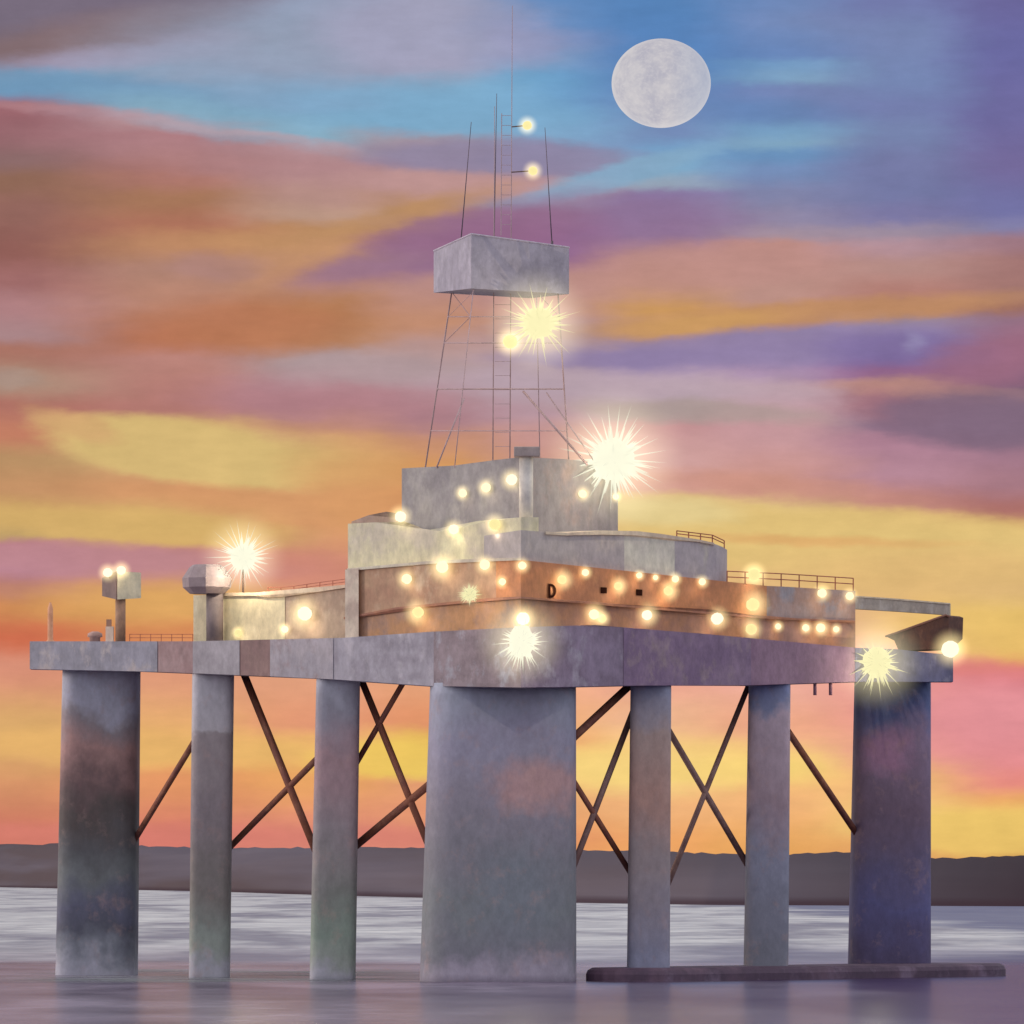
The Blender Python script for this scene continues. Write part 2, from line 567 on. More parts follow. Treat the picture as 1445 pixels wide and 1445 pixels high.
# ------------------------------------------------------------------ sea and land
def water_mat():
    m, n, l, bs = new_mat('dusk_water')
    g = n.new('ShaderNodeNewGeometry')
    sx = n.new('ShaderNodeSeparateXYZ')
    l.new(g.outputs['Position'], sx.inputs[0])
    # broad belts: wind streaks, plus floodlight reflections put into the pale colour
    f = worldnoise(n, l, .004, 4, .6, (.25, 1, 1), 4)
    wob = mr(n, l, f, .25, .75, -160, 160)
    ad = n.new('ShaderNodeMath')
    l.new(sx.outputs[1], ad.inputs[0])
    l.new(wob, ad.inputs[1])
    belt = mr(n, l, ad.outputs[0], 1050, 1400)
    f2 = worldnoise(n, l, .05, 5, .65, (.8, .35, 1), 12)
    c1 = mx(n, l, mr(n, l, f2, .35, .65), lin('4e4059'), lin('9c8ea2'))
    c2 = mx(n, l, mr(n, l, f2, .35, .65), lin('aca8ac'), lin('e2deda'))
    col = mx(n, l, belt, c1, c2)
    # darker slate patches scattered over the water
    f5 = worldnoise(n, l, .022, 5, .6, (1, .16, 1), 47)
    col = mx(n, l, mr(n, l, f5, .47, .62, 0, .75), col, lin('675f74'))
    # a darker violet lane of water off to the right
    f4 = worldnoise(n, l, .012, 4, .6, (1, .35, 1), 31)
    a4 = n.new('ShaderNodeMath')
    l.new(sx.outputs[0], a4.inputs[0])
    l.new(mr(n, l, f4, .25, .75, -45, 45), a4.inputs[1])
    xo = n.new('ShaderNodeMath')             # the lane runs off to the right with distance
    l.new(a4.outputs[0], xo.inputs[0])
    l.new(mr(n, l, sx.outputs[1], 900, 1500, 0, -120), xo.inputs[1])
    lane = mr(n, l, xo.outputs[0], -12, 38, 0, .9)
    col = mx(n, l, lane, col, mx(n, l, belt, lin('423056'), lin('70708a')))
    l.new(col, bs.inputs['Base Color'])
    l.new(mr(n, l, belt, 0, 1, .24, .5), bs.inputs['Roughness'])
    bs.inputs['IOR'].default_value = 1.33
    l.new(mr(n, l, lane, 0, .85, .42, .12), bs.inputs['Specular IOR Level'])
    w = worldnoise(n, l, .22, 4, .6, (.35, 1, 1), 2)
    b = n.new('ShaderNodeBump')
    b.inputs['Strength'].default_value = .5
    b.inputs['Distance'].default_value = .5
    l.new(w, b.inputs['Height'])
    l.new(b.outputs[0], bs.inputs['Normal'])
    return m


s = MB()
vs = [s.bm.verts.new(v) for v in ((-60000, -3000, 0), (60000, -3000, 0), (60000, 90000, 0), (-60000, 90000, 0))]
s.bm.faces.new(vs)
tag(s.build('sea', water_mat()), 'calm lavender grey sea under the platform at dusk', 'sea', None, 'structure')


def land_mat():
    m, n, l, bs = new_mat('far_shore')
    f = worldnoise(n, l, .01, 5, .6, (.25, .02, 4), 1)
    f2 = worldnoise(n, l, .0025, 3, .5, (1, .03, 8), 8)
    c = mx(n, l, mr(n, l, f, .35, .65), lin('5e5560', .95), lin('6e646e', .95))
    c = mx(n, l, mr(n, l, f2, .42, .6), c, lin('5a4c50', 1.0))
    g = n.new('ShaderNodeNewGeometry')
    sx = n.new('ShaderNodeSeparateXYZ')
    l.new(g.outputs['Position'], sx.inputs[0])
    c = mx(n, l, mr(n, l, sx.outputs[0], 70, 300), c, lin('43333a', .75))     # darker brown near end; grey distance haze painted into the rest
    c = mx(n, l, mr(n, l, sx.outputs[2], 5, 1.5, 0, .8), c, lin('4c3640', .7))  # darker low strip along the shore
    l.new(c, bs.inputs['Base Color'])
    bs.inputs['Roughness'].default_value = .95
    bs.inputs['Specular IOR Level'].default_value = .1
    return m


TOP = [(-500, 1194), (0, 1192), (100, 1190), (300, 1197), (600, 1195), (820, 1200), (960, 1203), (1110, 1206), (1180, 1201), (1215, 1206), (1320, 1212), (1445, 1208), (2000, 1206)]
SHO = [(-500, 1248), (0, 1252), (300, 1258), (450, 1263), (600, 1267), (815, 1274), (1000, 1277), (1445, 1279), (2000, 1280)]


def interp(t, x):
    for (a, ya), (b, yb) in zip(t[:-1], t[1:]):
        if x <= b:
            return ya + (yb - ya) * max(0, (x - a)) / (b - a)
    return t[-1][1]


rnd = random.Random(4)
s = MB()
rows = []
for i in range(0, 251):
    px = -500 + i * 10
    ys = interp(SHO, px)
    d = CAMH * F / (ys - HZ)
    yt = interp(TOP, px) + rnd.uniform(-.15, .15) + .4 * math.sin(px * .013) + .15 * math.sin(px * .047)
    row = []
    for t, hgt in ((0, 0), (.02, .35), (.05, .6), (.12, .85), (.22, 1.0), (.5, .9), (1, 0)):
        dd = d * (1 + .35 * t)
        z = hgt * (CAMH + (HZ - yt) * d * (1 + .35 * .22) / F) * (1 + rnd.uniform(-.02, .02))
        row.append(s.bm.verts.new(((px - CX) * dd / F, dd, z - (.5 if hgt == 0 else 0))))
    rows.append(row)
for a, b in zip(rows[:-1], rows[1:]):
    for k in range(6):
        s.bm.faces.new((a[k], b[k], b[k + 1], a[k + 1])).smooth = True
tag(s.build('land', land_mat()), 'low dark strip of land along the horizon', 'land', None, 'structure')

fm, n, l, bs = new_mat('sea_foam')
f = worldnoise(n, l, .09, 6, .7, (.35, 1, 1), 3)
bs.inputs['Base Color'].default_value = lin('a8b0b0')
bs.inputs['Roughness'].default_value = .9
g = n.new('ShaderNodeNewGeometry')
sx = n.new('ShaderNodeSeparateXYZ')
l.new(g.outputs['Position'], sx.inputs[0])
ed = n.new('ShaderNodeMath')
ed.operation = 'MULTIPLY'
l.new(mr(n, l, sx.outputs[0], -4, -26), ed.inputs[0])
l.new(mr(n, l, sx.outputs[0], -80, -62), ed.inputs[1])
al = n.new('ShaderNodeMath')
al.operation = 'MULTIPLY'
l.new(mr(n, l, f, .44, .62, 0, .6), al.inputs[0])
l.new(ed.outputs[0], al.inputs[1])
l.new(al.outputs[0], bs.inputs['Alpha'])
s = MB()
s.bm.faces.new([s.bm.verts.new(v) for v in ((-82, 905, .06), (0, 905, .06), (0, 1035, .06), (-82, 1035, .06))])
tag(s.build('foam', fm), 'thin pale foam drifting round the left legs of the platform', 'foam', None, 'stuff')

# ------------------------------------------------------------------ moon
mm, n, l, bs = new_mat('moon_surface')
n.remove(bs)
tcn = n.new('ShaderNodeTexCoord')
tx = n.new('ShaderNodeTexNoise')
tx.inputs['Scale'].default_value = 2.2
tx.inputs['Detail'].default_value = 6
tx.inputs['Roughness'].default_value = .6
mpn = n.new('ShaderNodeMapping')
mpn.inputs['Scale'].default_value = (1 / 233, 1 / 233, 1 / 208)
l.new(tcn.outputs['Object'], mpn.inputs[0])
l.new(mpn.outputs[0], tx.inputs['Vector'])
tx2 = n.new('ShaderNodeTexNoise')
tx2.inputs['Scale'].default_value = 14
tx2.inputs['Detail'].default_value = 4
l.new(mpn.outputs[0], tx2.inputs['Vector'])
c = mx(n, l, mr(n, l, tx.outputs['Fac'], .38, .64), lin('B6B4C0'), lin('CCC8CC'))
c = mx(n, l, mr(n, l, tx2.outputs['Fac'], .48, .7, 0, .35), c, lin('DAD5D6'))
sp = n.new('ShaderNodeSeparateXYZ')
l.new(mpn.outputs[0], sp.inputs[0])
c = mx(n, l, mr(n, l, sp.outputs[0], .1, 1.1, 0, .7), c, lin('A4B0C8'))      # blue-grey shading painted over the right side
c = mx(n, l, mr(n, l, sp.outputs[1], -.45, 0, 0, .5), c, lin('E2DEDE'))      # glowing rim painted round the limb
e = n.new('ShaderNodeEmission')
l.new(c, e.inputs[0])
l.new(e.outputs[0], n['Material Output'].inputs[0])
MD = 30000
s = MB()
s.ball(P(933, 117.5, MD), 1, 5, (70 * MD / F, 70 * MD / F, 62.5 * MD / F))
mo = s.build('moon', mm)
tag(mo, 'large pale full moon high in the blue gap of the clouds', 'moon')

# ------------------------------------------------------------------ platform
ZD = 50.0
plat = thing('offshore_platform', (X0, 930, 0), 'grey offshore oil platform hull standing in the sea on seven thick legs', 'oil platform')


BOT = [(42, 944), (200, 947), (272, 950), (447, 957), (608, 968), (735, 970), (812, 969), (947, 966), (1057, 967), (1205, 962), (1345, 962)]
SQ = 6.0


def leg(pt, wt, pb, wb, dpt, mat, ytop=948):
    """a round leg between its picture widths under the deck and at the water"""
    rt, rb = wt / 2 * dpt / F, wb / 2 * dpt / F
    s = MB()
    a = P(pb, 1352, dpt); b = P(pt, ytop, dpt)
    b.z = zat(interp(BOT, pt), dch(pt, 0)) + .9
    prof = 24
    ax = b - a
    rings = []
    for i in range(prof + 1):
        t = i / prof * 1.10 - .10
        c = a + ax * t
        r = rb + (rt - rb) * t
        ring = []
        for j in range(48):
            ca, sa = math.cos(2 * math.pi * (j + .5) / 48), math.sin(2 * math.pi * (j + .5) / 48)
            kk = r / (abs(ca) ** SQ + abs(sa) ** SQ) ** (1 / SQ)     # rounded square section
            ring.append(s.bm.verts.new(c + Vector((kk * ca, kk * sa, 0))))
        rings.append(ring)
    for A, B in zip(rings[:-1], rings[1:]):
        for j in range(48):
            q = (j + 1) % 48
            s.bm.faces.new((A[j], A[q], B[q], B[j])).smooth = True
    s.bm.faces.new(rings[0][::-1]); s.bm.faces.new(rings[-1])
    return s.build('leg', mat, plat)


def xy(px, d):
    return (px - CX) * d / F


leg(143.5, 107, 137, 113, dch(143, 16.5), banded('leg_paint_a', [(945, '9a9ba8'), (985, '8c8a96'), (1015, '72686c'), (1065, '8a6a66'), (1105, '5c4848'), (1140, '453d3c'), (1195, '48474a'), (1240, '585a5c'), (1290, '4a4a5a'), (1318, '44444f'), (1350, '60626a'), (1374, '807e88')], off=1), 942)  # pale feet of the left and centre legs imitate water, hiding the leg ends
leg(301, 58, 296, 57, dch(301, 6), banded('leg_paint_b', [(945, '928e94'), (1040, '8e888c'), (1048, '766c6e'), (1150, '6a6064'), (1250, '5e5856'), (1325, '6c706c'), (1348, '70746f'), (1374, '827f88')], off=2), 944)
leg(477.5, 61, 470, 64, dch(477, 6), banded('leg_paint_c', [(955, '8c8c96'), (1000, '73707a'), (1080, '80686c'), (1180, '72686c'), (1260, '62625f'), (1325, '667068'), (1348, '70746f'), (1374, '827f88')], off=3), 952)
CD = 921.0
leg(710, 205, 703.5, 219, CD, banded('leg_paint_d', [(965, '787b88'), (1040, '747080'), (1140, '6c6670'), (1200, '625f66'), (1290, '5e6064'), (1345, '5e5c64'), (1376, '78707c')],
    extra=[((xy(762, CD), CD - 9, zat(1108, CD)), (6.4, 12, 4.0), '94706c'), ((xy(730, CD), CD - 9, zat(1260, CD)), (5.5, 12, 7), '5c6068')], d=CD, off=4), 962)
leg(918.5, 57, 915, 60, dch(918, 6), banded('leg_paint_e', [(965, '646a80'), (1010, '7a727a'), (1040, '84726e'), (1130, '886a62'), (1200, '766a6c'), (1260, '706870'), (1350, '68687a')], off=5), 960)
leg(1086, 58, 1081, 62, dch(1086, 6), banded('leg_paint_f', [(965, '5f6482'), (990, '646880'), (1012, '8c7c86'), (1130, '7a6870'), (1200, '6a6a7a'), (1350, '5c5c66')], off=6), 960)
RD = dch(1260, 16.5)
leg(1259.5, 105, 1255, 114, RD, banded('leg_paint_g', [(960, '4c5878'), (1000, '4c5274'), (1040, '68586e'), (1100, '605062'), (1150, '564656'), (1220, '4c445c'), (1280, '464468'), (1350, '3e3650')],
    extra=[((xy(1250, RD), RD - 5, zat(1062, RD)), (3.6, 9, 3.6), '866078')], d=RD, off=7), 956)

# deck: side panels of different coats and a plate over them
DTOP = [(42, 905), (270, 905), (485, 900), (600, 892), (735, 885), (840, 882), (1000, 895), (1207, 914), (1265, 916), (1345, 925)]
PANELS = [(42, 222, '82808e', '74727e', '988f92'), (222, 272, '8f7678', '84686a', None), (272, 338, '928c94', '868088', None),
          (338, 381, '7e6462', '745a5a', None), (381, 470, '989098', '8c8690', '847478'), (470, 612, '8f8a96', '7c7682', 'a09aa4'),
          (612, 735, '80727a', '6e6068', '8e8c98'), (735, 880, '847488', '766678', '948a98'), (880, 1060, '806a80', '745e78', '8c7880'),
          (1060, 1207, '84687c', '785c72', None), (1207, 1345, '5c5c7c', '4e4e6c', '6a6880')]
for i, (a, b, c1, c2, c3) in enumerate(PANELS):
    pts = sorted({a, b} | {q for q, _ in BOT + DTOP if a < q < b})
    s = MB()
    s.wall([(q, interp(DTOP, q), interp(BOT, q)) for q in pts], (i % 2) * .12, 4)
    s.build('deck_panel', paint('deck_paint_%d' % i, c1, c2, c3, .16, off=i * 11.0), plat)
s = MB()
cl, cr = PD(48, 920, 1), PD(1338, 935, 1)
cf = Vector((X0, Y0 + 2.5, 0))
cb = Vector((cl.x + cr.x - cf.x, cl.y + cr.y - cf.y, 0))
ring = [cf, Vector((cr.x, cr.y, 0)), cb, Vector((cl.x, cl.y, 0))]
s.prism([p + Vector((0, 0, 47)) for p in ring], [p + Vector((0, 0, 48.8)) for p in ring])
s.build('deck_plate', paint('deck_underside', '5c5058', '4c444c', None, .1), plat)

# pontoons awash at the foot of the legs
def pontoon(pa, pb, o, wid, z1, mat, name):
    A, B = PD(pa, 1380, o), PD(pb, 1380, o)
    A.z = B.z = 0
    ax = (B - A).normalized()
    sd_ = Vector((-ax.y, ax.x, 0))
    out = []
    for k in range(13):
        t = math.pi * (k / 12) - math.pi / 2
        out.append((B, math.cos(t), math.sin(t)))
    for k in range(13):
        t = math.pi * (k / 12) + math.pi / 2
        out.append((A, math.cos(t), math.sin(t)))
    s = MB()
    R = wid / 2
    rings = []
    for (rr, z) in ((R, -3), (R, z1 - .9), (R - .25, z1 - .35), (R - .9, z1)):
        rings.append([s.bm.verts.new(c + ax * (ca * rr) + sd_ * (sa * rr) + Vector((0, 0, z))) for c, ca, sa in out])
    for r1, r2 in zip(rings[:-1], rings[1:]):
        for i in range(len(r1)):
            j = (i + 1) % len(r1)
            s.bm.faces.new((r1[i], r1[j], r2[j], r2[i]))
    s.bm.faces.new(rings[-1])
    return s.build(name, mat, plat)


pr = pontoon(905, 1345, 4, 16, 1.9, paint('pontoon_maroon', '5a4454', '463446', '6a586c', .1, off=7), 'pontoon')
tag(pr, 'dark maroon pontoon awash at the right legs')

# diagonal braces
bm_r = paint('brace_rust', '84503c', '7a4a40', '90604c', .2)
bm_g = paint('brace_grey', '8a6c66', '7c5c58', None, .2)
for (x1, y1, x2, y2, w, mt) in [
    (275, 1045, 184, 1195, 9, bm_r), (343, 948, 446, 1202, 11, bm_r), (452, 1066, 320, 1200, 9, bm_r),
    (511, 962, 606, 1196, 10, bm_r), (571, 960, 500, 1082, 8, bm_r), (612, 1102, 492, 1202, 11, bm_r),
    (890, 966, 806, 1044, 11, bm_r), (893, 1005, 806, 1231, 9, bm_g), (808, 1100, 890, 1232, 8, bm_r),
    (1056, 968, 940, 1254, 8, bm_g), (942, 1028, 1062, 1233, 9, bm_g), (1112, 1032, 1218, 1190, 10, bm_r)]:
    s = MB()
    s.tube(PD(x1, y1, 12), PD(x2, y2, 19 if x2 < 200 or x2 > 1195 else 12), w / 2 * .104, seg=12)
    s.build('brace', mt, plat)
for px in (1150, 1172):
    s = MB()
    s.tube(PD(px, 960, 2), PD(px, 981, 2), .26, seg=10)
    s.build('drain_pipe', paint('drain', '8a6272'), plat)

# ------------------------------------------------------------------ accommodation block (two storeys)
acc = thing('accommodation_block', (X0, 930, ZD), 'long two storey brown accommodation block along the deck edge with a D on its wall', 'building')
MID = [(485, 872), (560, 858), (690, 845), (735, 843), (860, 853), (1000, 861), (1085, 872), (1207, 877)]
ATOP = [(485, 803), (575, 796), (690, 790), (735, 790), (850, 802), (1025, 824), (1110, 828), (1207, 834)]
def run(a, b, top, bot, o, depth, extra=0):
    pts = sorted({a, b} | ({735} if a < 735 < b else set()) | {q for q, _ in top if a < q < b})
    return MB().wall([(q, interp(top, q), interp(bot, q) + extra) for q in pts], o, depth)
LOWB = [(485, 906), (735, 892), (840, 890), (1000, 902), (1207, 922)]
run(488, 700, ATOP, MID, 2.6, 16).build('upper_wall', paint('wall_umber', 'a08068', '94705c', 'a8907c', .14, off=3), acc)
run(700, 1082, ATOP, MID, 2.5, 16).build('upper_wall', paint('wall_orange', 'b0744e', 'a06a4c', 'b88058', .12, off=9), acc)  # lamp glow put into the orange of this wall
run(1082, 1207, ATOP, MID, 2.6, 16).build('upper_wall', paint('wall_mauve', '9a8480', '98786c', '8a848c', .14, off=13), acc)
run(488, 735, MID, LOWB, 3.0, 16).build('lower_wall', paint('wall_brown', '947260', '9e7452', '84685e', .14, off=17), acc)
run(735, 1071, MID, LOWB, 3.0, 16).build('lower_wall', paint('wall_russet', '8e6654', '9c6e50', '805c54', .12, off=23), acc)
run(1071, 1207, MID, LOWB, 3.1, 16).build('lower_wall', paint('wall_plum', '8e6a60', '9a6e54', None, .16, off=29), acc)
s = MB()
s.wall([(487, 804, 906), (506, 802, 904)], 1.8, 1.2)
s.build('corner_post', paint('post_cream', 'b4a698', 'a08e84', None, .2), acc)
# ledge between the storeys
s = MB()
pts = [485, 560, 690, 735, 860, 1000, 1085, 1207]
s.wall([(q, interp(MID, q) - 1.2, interp(MID, q) + 1.5) for q in pts], 2.2, 1.2)
s.build('ledge', paint('ledge_rust', '94644c', '8a5c4c', None, .2), acc)
dark = paint('window_dark', '341812', None, None, .3, .95, .9, amt=.1)
dark.node_tree.nodes['Principled BSDF'].inputs['Specular IOR Level'].default_value = .05
for px in (852, 902):
    yc = 833 if px == 852 else 836
    s = MB()
    s.wall([(px - 4.5, yc - 4.5, yc + 4), (px + 4.5, yc - 4, yc + 4.5)], 2.35, .3)
    s.build('window', dark, acc)
# the letter D
s = MB()
def dshape(x0, x1, y0, y1):
    """outline of a D: a straight back and a round front"""
    pts_ = [(x0, y1), (x0, y0)]
    xm, hh = x0 + (x1 - x0) * .35, (y1 - y0) / 2
    for k in range(13):
        a_ = -math.pi / 2 + math.pi * k / 12
        pts_.append((xm + (x1 - xm) * math.cos(a_), (y0 + y1) / 2 + hh * math.sin(a_)))
    return pts_


O_, I_ = dshape(774, 785, 824, 843.5), dshape(777, 782, 827.5, 840)
OF = [[s.bm.verts.new(PD(x, y, oo)) for x, y in O_] for oo in (2.2, 2.48)]
IF = [[s.bm.verts.new(PD(x, y, oo)) for x, y in I_] for oo in (2.2, 2.48)]
for i in range(len(O_)):
    j = (i + 1) % len(O_)
    for q in ((OF[0][i], OF[0][j], IF[0][j], IF[0][i]), (OF[1][i], IF[1][i], IF[1][j], OF[1][j]),
              (OF[0][i], OF[1][i], OF[1][j], OF[0][j]), (IF[0][i], IF[0][j], IF[1][j], IF[1][i])):
        s.bm.faces.new(q)
s.build('letter', dark, acc)


def railing(pts, h, o, mat, parent, name='railing', step=24, rails=(1.0, .55), r=.09):
    """posts and two rails along (px, deck y) points; h in picture units"""
    s = MB()
    a, b = pts[0][0], pts[-1][0]
    nseg = max(1, round((b - a) / step))
    last = None
    for i in range(nseg + 1):
        px = a + (b - a) * i / nseg
        y = interp(pts, px)
        s.tube(PD(px, y + 2, o), PD(px, y - h, o), r, seg=6)
        cur = [PD(px, y - h * q, o) for q in rails]
        if last:
            for p, q in zip(last, cur):
                s.tube(p, q, r * .85, seg=6)
        last = cur
    return s.build(name, mat, parent)


rail_red = paint('rail_red', '9a5644', '8a4a3c', None, .4)
railing([(1026, 824), (1110, 828), (1204, 834)], 18, 3.2, rail_red, acc, step=26)
# ------------------------------------------------------------------ pale deckhouse
pale = thing('pale_deckhouse', PD(590, 800, 8), 'pale cream floodlit deckhouse with a dipping roof edge above the left of the brown block', 'building')
s = MB()
s.wall([(491, 739, 803), (530, 737, 800), (571, 736, 797), (583, 740, 796), (596, 746, 795), (625, 750, 793), (660, 742, 791), (690, 735, 790), (735, 730, 790), (760, 730, 790)], 5, 14)
s.build('wall', paint('pale_wall', 'bcb498', 'b2a898', 'c0ba9c', .12, off=2), pale)
s = MB()
s.wall([(490, 802, 805.5), (600, 792, 796), (690, 787.5, 791), (735, 787, 790.5)], 2.0, 3.5)
s.build('ledge', paint('pale_ledge', 'b8b0a0', 'a89c90'), pale)
s = MB()
s.wall([(496, 736, 742), (520, 727, 742), (545, 722, 742), (575, 726, 745), (600, 735, 752), (640, 738, 755)], 12, 6)
s.build('parapet', paint('parapet_brown', '8e766a', '86706c', None, .2), pale)

# ------------------------------------------------------------------ grey curved deckhouse
grey = thing('grey_deckhouse', PD(860, 800, 4), 'grey deckhouse with a rounded right end lying on the brown block', 'building')
GT = [(683, 756), (735, 748), (790, 752), (850, 753), (880, 754), (930, 757), (985, 763), (1010, 768), (1020, 772), (1026, 776)]
GB = [(683, 796), (735, 795), (850, 805), (900, 811), (1026, 825)]
def gseg(a, b, mat, o=3.4, dep=12):
    pts = sorted({a, b} | {q for q, _ in GT if a < q < b})
    s = MB()
    s.wall([(q, interp(GT, q), interp(GB, q), (2.2 * ((q - 1005) / 21) ** 2 if q > 1005 else 0)) for q in pts], o, dep)
    return s.build('wall', mat, grey)
gseg(683, 881, paint('grey_wall', 'a49a98', '9a9092', 'ac9f98', .12, off=31))
gseg(881, 952, paint('grey_wall_lit', 'c0baae', 'b4aca4', None, .12, off=33))  # floodlight put into a paler copy of the grey wall paint
gseg(952, 1026, paint('grey_wall_blue', 'a0969a', '968c94', 'aca49c', .14, off=37))
s = MB()
s.wall([(770, 750, 754), (800, 752, 755.5), (850, 748.5, 754.5), (900, 749.5, 755.5), (930, 753, 758.5), (985, 761, 764.5), (1008, 766, 769)], 3.0, 2)
s.build('roof_edge', paint('roof_cream', 'c0b09c', 'b4a090'), grey)
railing([(955, 758), (1005, 764), (1022, 772)], 9, 5, rail_red, grey, step=17)

# ------------------------------------------------------------------ drill floor house
drill = thing('drill_floor_house', PD(720, 750, 10), 'tall grey windowless drill floor house under the derrick', 'building')
s = MB()
s.wall([(567, 661, 752), (640, 657, 752), (700, 649, 752), (735, 645, 752)], 10, 18)
s.build('wall', paint('drill_wall_left', '8a8486', '7e787c', '96908e', .12, off=41), drill)
s = MB()
s.wall([(735, 645, 752), (800, 648, 757), (872, 656, 762)], 10.05, 18)
s.build('wall', paint('drill_wall_right', '857e80', '7a7278', '8e7c7a', .12, off=43), drill)
s = MB()
d = dch(742, 8.2)
s.tube(P(742.5, 752, d), P(742.5, 644, d), 1.0, seg=20)
s.build('column', paint('column_grey', 'c0b8b0', 'aaa29e'), drill)
s = MB()
s.box(P(743.5, 638, d), 3.7, 3, 1.4)
s.build('column_cap', paint('cap_grey', '948684', '8a7c7e'), drill, .12)

# ------------------------------------------------------------------ derrick
DD = 925.0
der = thing('derrick', P(701, 655, DD), 'tall open lattice drilling derrick with a boxed grey crown', 'derrick')
steel = paint('derrick_steel', '957a7c', '9c8488', None, .3)
steel_l = paint('derrick_steel_pale', '9c8488', 'a48c92', None, .3)
DSET = {'L': (0.0, 4.0), 'F': (0.0, 0.0), 'R': (0.0, 5.3), 'B': (0.0, 14.5)}
TOPX = {'L': 638, 'F': 668, 'R': 787, 'B': 757}
BOTX = {'L': 601, 'F': 642, 'R': 803, 'B': 762}
DEP = {'L': 13.5, 'F': 0, 'R': 5.2, 'B': 18.7}


def dleg(k, y):
    t = (y - 408) / (655 - 408)
    d_ = DD + (DEP[k] - 9.3) * (1 + .35 * t)
    return P(TOPX[k] + (BOTX[k] - TOPX[k]) * t, y, d_)


for k in 'LFRB':
    s = MB()
    s.tube(dleg(k, 660), dleg(k, 404), .105 if k in 'LR' else .07, seg=8)
    s.build('leg', steel if k in 'LR' else steel_l, der)
def girt(y, r, mat, ks=('LF', 'FR', 'RB', 'BL')):
    s = MB()
    for a, b in ks:
        s.tube(dleg(a, y), dleg(b, y), r, seg=6)
    s.build('girt', mat, der)
girt(447, .07, steel); girt(484, .075, steel_l); girt(549, .10, steel); girt(608, .065, steel_l)
for (a, ya, b, yb, r, mt) in [('L', 412, 'F', 447, .08, steel), ('L', 484, 'F', 447, .09, steel), ('F', 412, 'L', 447, .05, steel_l),
                              ('B', 412, 'R', 447, .07, steel_l), ('R', 484, 'B', 447, .07, steel_l)]:
    s = MB()
    s.tube(dleg(a, ya), dleg(b, yb), r * .7, seg=6)
    s.build('cross_brace', mt, der)
s = MB().tube(P(655, 562, DD - 3), P(616, 660, DD - 3), .11, seg=8); s.build('cross_brace', steel_l, der)
s = MB().tube(P(738, 552, DD - 9), P(829, 656, DD - 11), .17, seg=8); s.build('cross_brace', steel, der)
s = MB().tube(P(771, 554, DD - 4), P(838, 650, DD - 6), .10, seg=8); s.build('cross_brace', steel_l, der)
# guide rails with rungs up through the crown
GD = DD
for px, yt, r in ((697, 150, .085), (721, 0, .085)):
    s = MB()
    s.tube(P(px - 1.5, 655, GD), P(px + (1 if px < 700 else 2), yt if yt else 8, GD), r, r * .5, seg=8)
    s.build('guide_rail', steel, der)
for yy in list(range(163, 328, 14)) + list(range(430, 650, 20)):
    s = MB()
    s.tube(P(698.5 if yy > 330 else 708, yy, GD), P(721, yy, GD), .035, seg=6)
    s.build('rung', steel_l, der)
s = MB().tube(P(708, 160, GD), P(707, 332, GD), .06, seg=6); s.build('ladder_stile', steel_l, der)
# crown enclosure
s = MB()
d0 = DD - 9.8
fr = [(612, 354, 413, d0 + 14), (665, 330, 407, d0), (803, 349, 415, d0 + 5.5)]
bt = [P(x, yb, dd) for x, yt, yb, dd in fr]; tp = [P(x, yt, dd) for x, yt, yb, dd in fr]
bt.append(bt[0] + bt[2] - bt[1]); tp.append(tp[0] + tp[2] - tp[1])
s.prism(bt, tp)
s.build('crown_enclosure', paint('crown_grey', '99929f', '8d8694', '9f98a6', .14, off=51), der)
s = MB()
for i in range(4):
    s.tube(tp[i], tp[(i + 1) % 4], .12, seg=6)
s.build('crown_rim', paint('crown_rim', 'a89eac'), der)
ant = paint('antenna_steel', '4c4250', '5c4c54', None, .4)
for (xa, ya, xb, yb, dd, r, lab) in [
    (665, 172, 650, 345, DD + 2, .09, 'thin whip antenna leaning right above the left of the derrick crown'),
    (769, 180, 779, 346, DD - 3, .085, 'thin whip antenna leaning left above the right of the derrick crown')]:
    a_ = thing('whip_antenna', P(xb, yb, dd), lab, 'antenna', 'whip antennas above the crown')
    MB().tube(P(xb, yb, dd), P(xa, ya, dd), r, r * .5, seg=8).build('rod', ant, a_)
    MB().tube(P(xb, yb, dd), P(xb, yb - 6, dd), r * 2.2, seg=8).build('socket', ant, a_)
a_ = thing('whip_antenna', P(697, 340, DD + .5), 'short whip antenna beside the ladder, topmost left of the tall mast', 'antenna', 'whip antennas above the crown')
MB().tube(P(697, 340, DD + .6), P(701, 132, DD + .6), .1, .04, seg=8).build('rod', ant, a_)
MB().tube(P(697, 340, DD + .6), P(697, 333, DD + .6), .24, seg=8).build('socket', ant, a_)

# ------------------------------------------------------------------ things on the left of the deck
cabin = thing('deck_cabin', PD(380, 904, 5), 'low cream floodlit cabin with a brown right end at the left of the deck', 'building')
s = MB().wall([(273, 840, 908), (330, 838, 908), (360, 838, 908), (380, 841, 908), (402, 840, 908)], 5, 10)
s.build('wall', paint('cabin_cream', 'beb294', 'b2a68a', 'c8bea4', .12, off=61), cabin)
s = MB().wall([(402, 840, 906), (450, 833, 904), (489, 827, 904)], 5.1, 10)
s.build('wall', paint('cabin_brown', '9c8674', '947c6c', 'a89684', .12, off=63), cabin)
s = MB().wall([(315, 836.5, 841), (360, 836, 840.5), (380, 839, 843), (402, 838, 842), (450, 831, 835), (489, 825, 829)], 4.6, 1)
s.build('roof_edge', paint('cabin_edge', 'c8b49c', 'b8a08c'), cabin)
railing([(378, 838), (402, 838), (450, 831), (488, 826)], 9, 6.5, rail_red, cabin, step=18, r=.06)

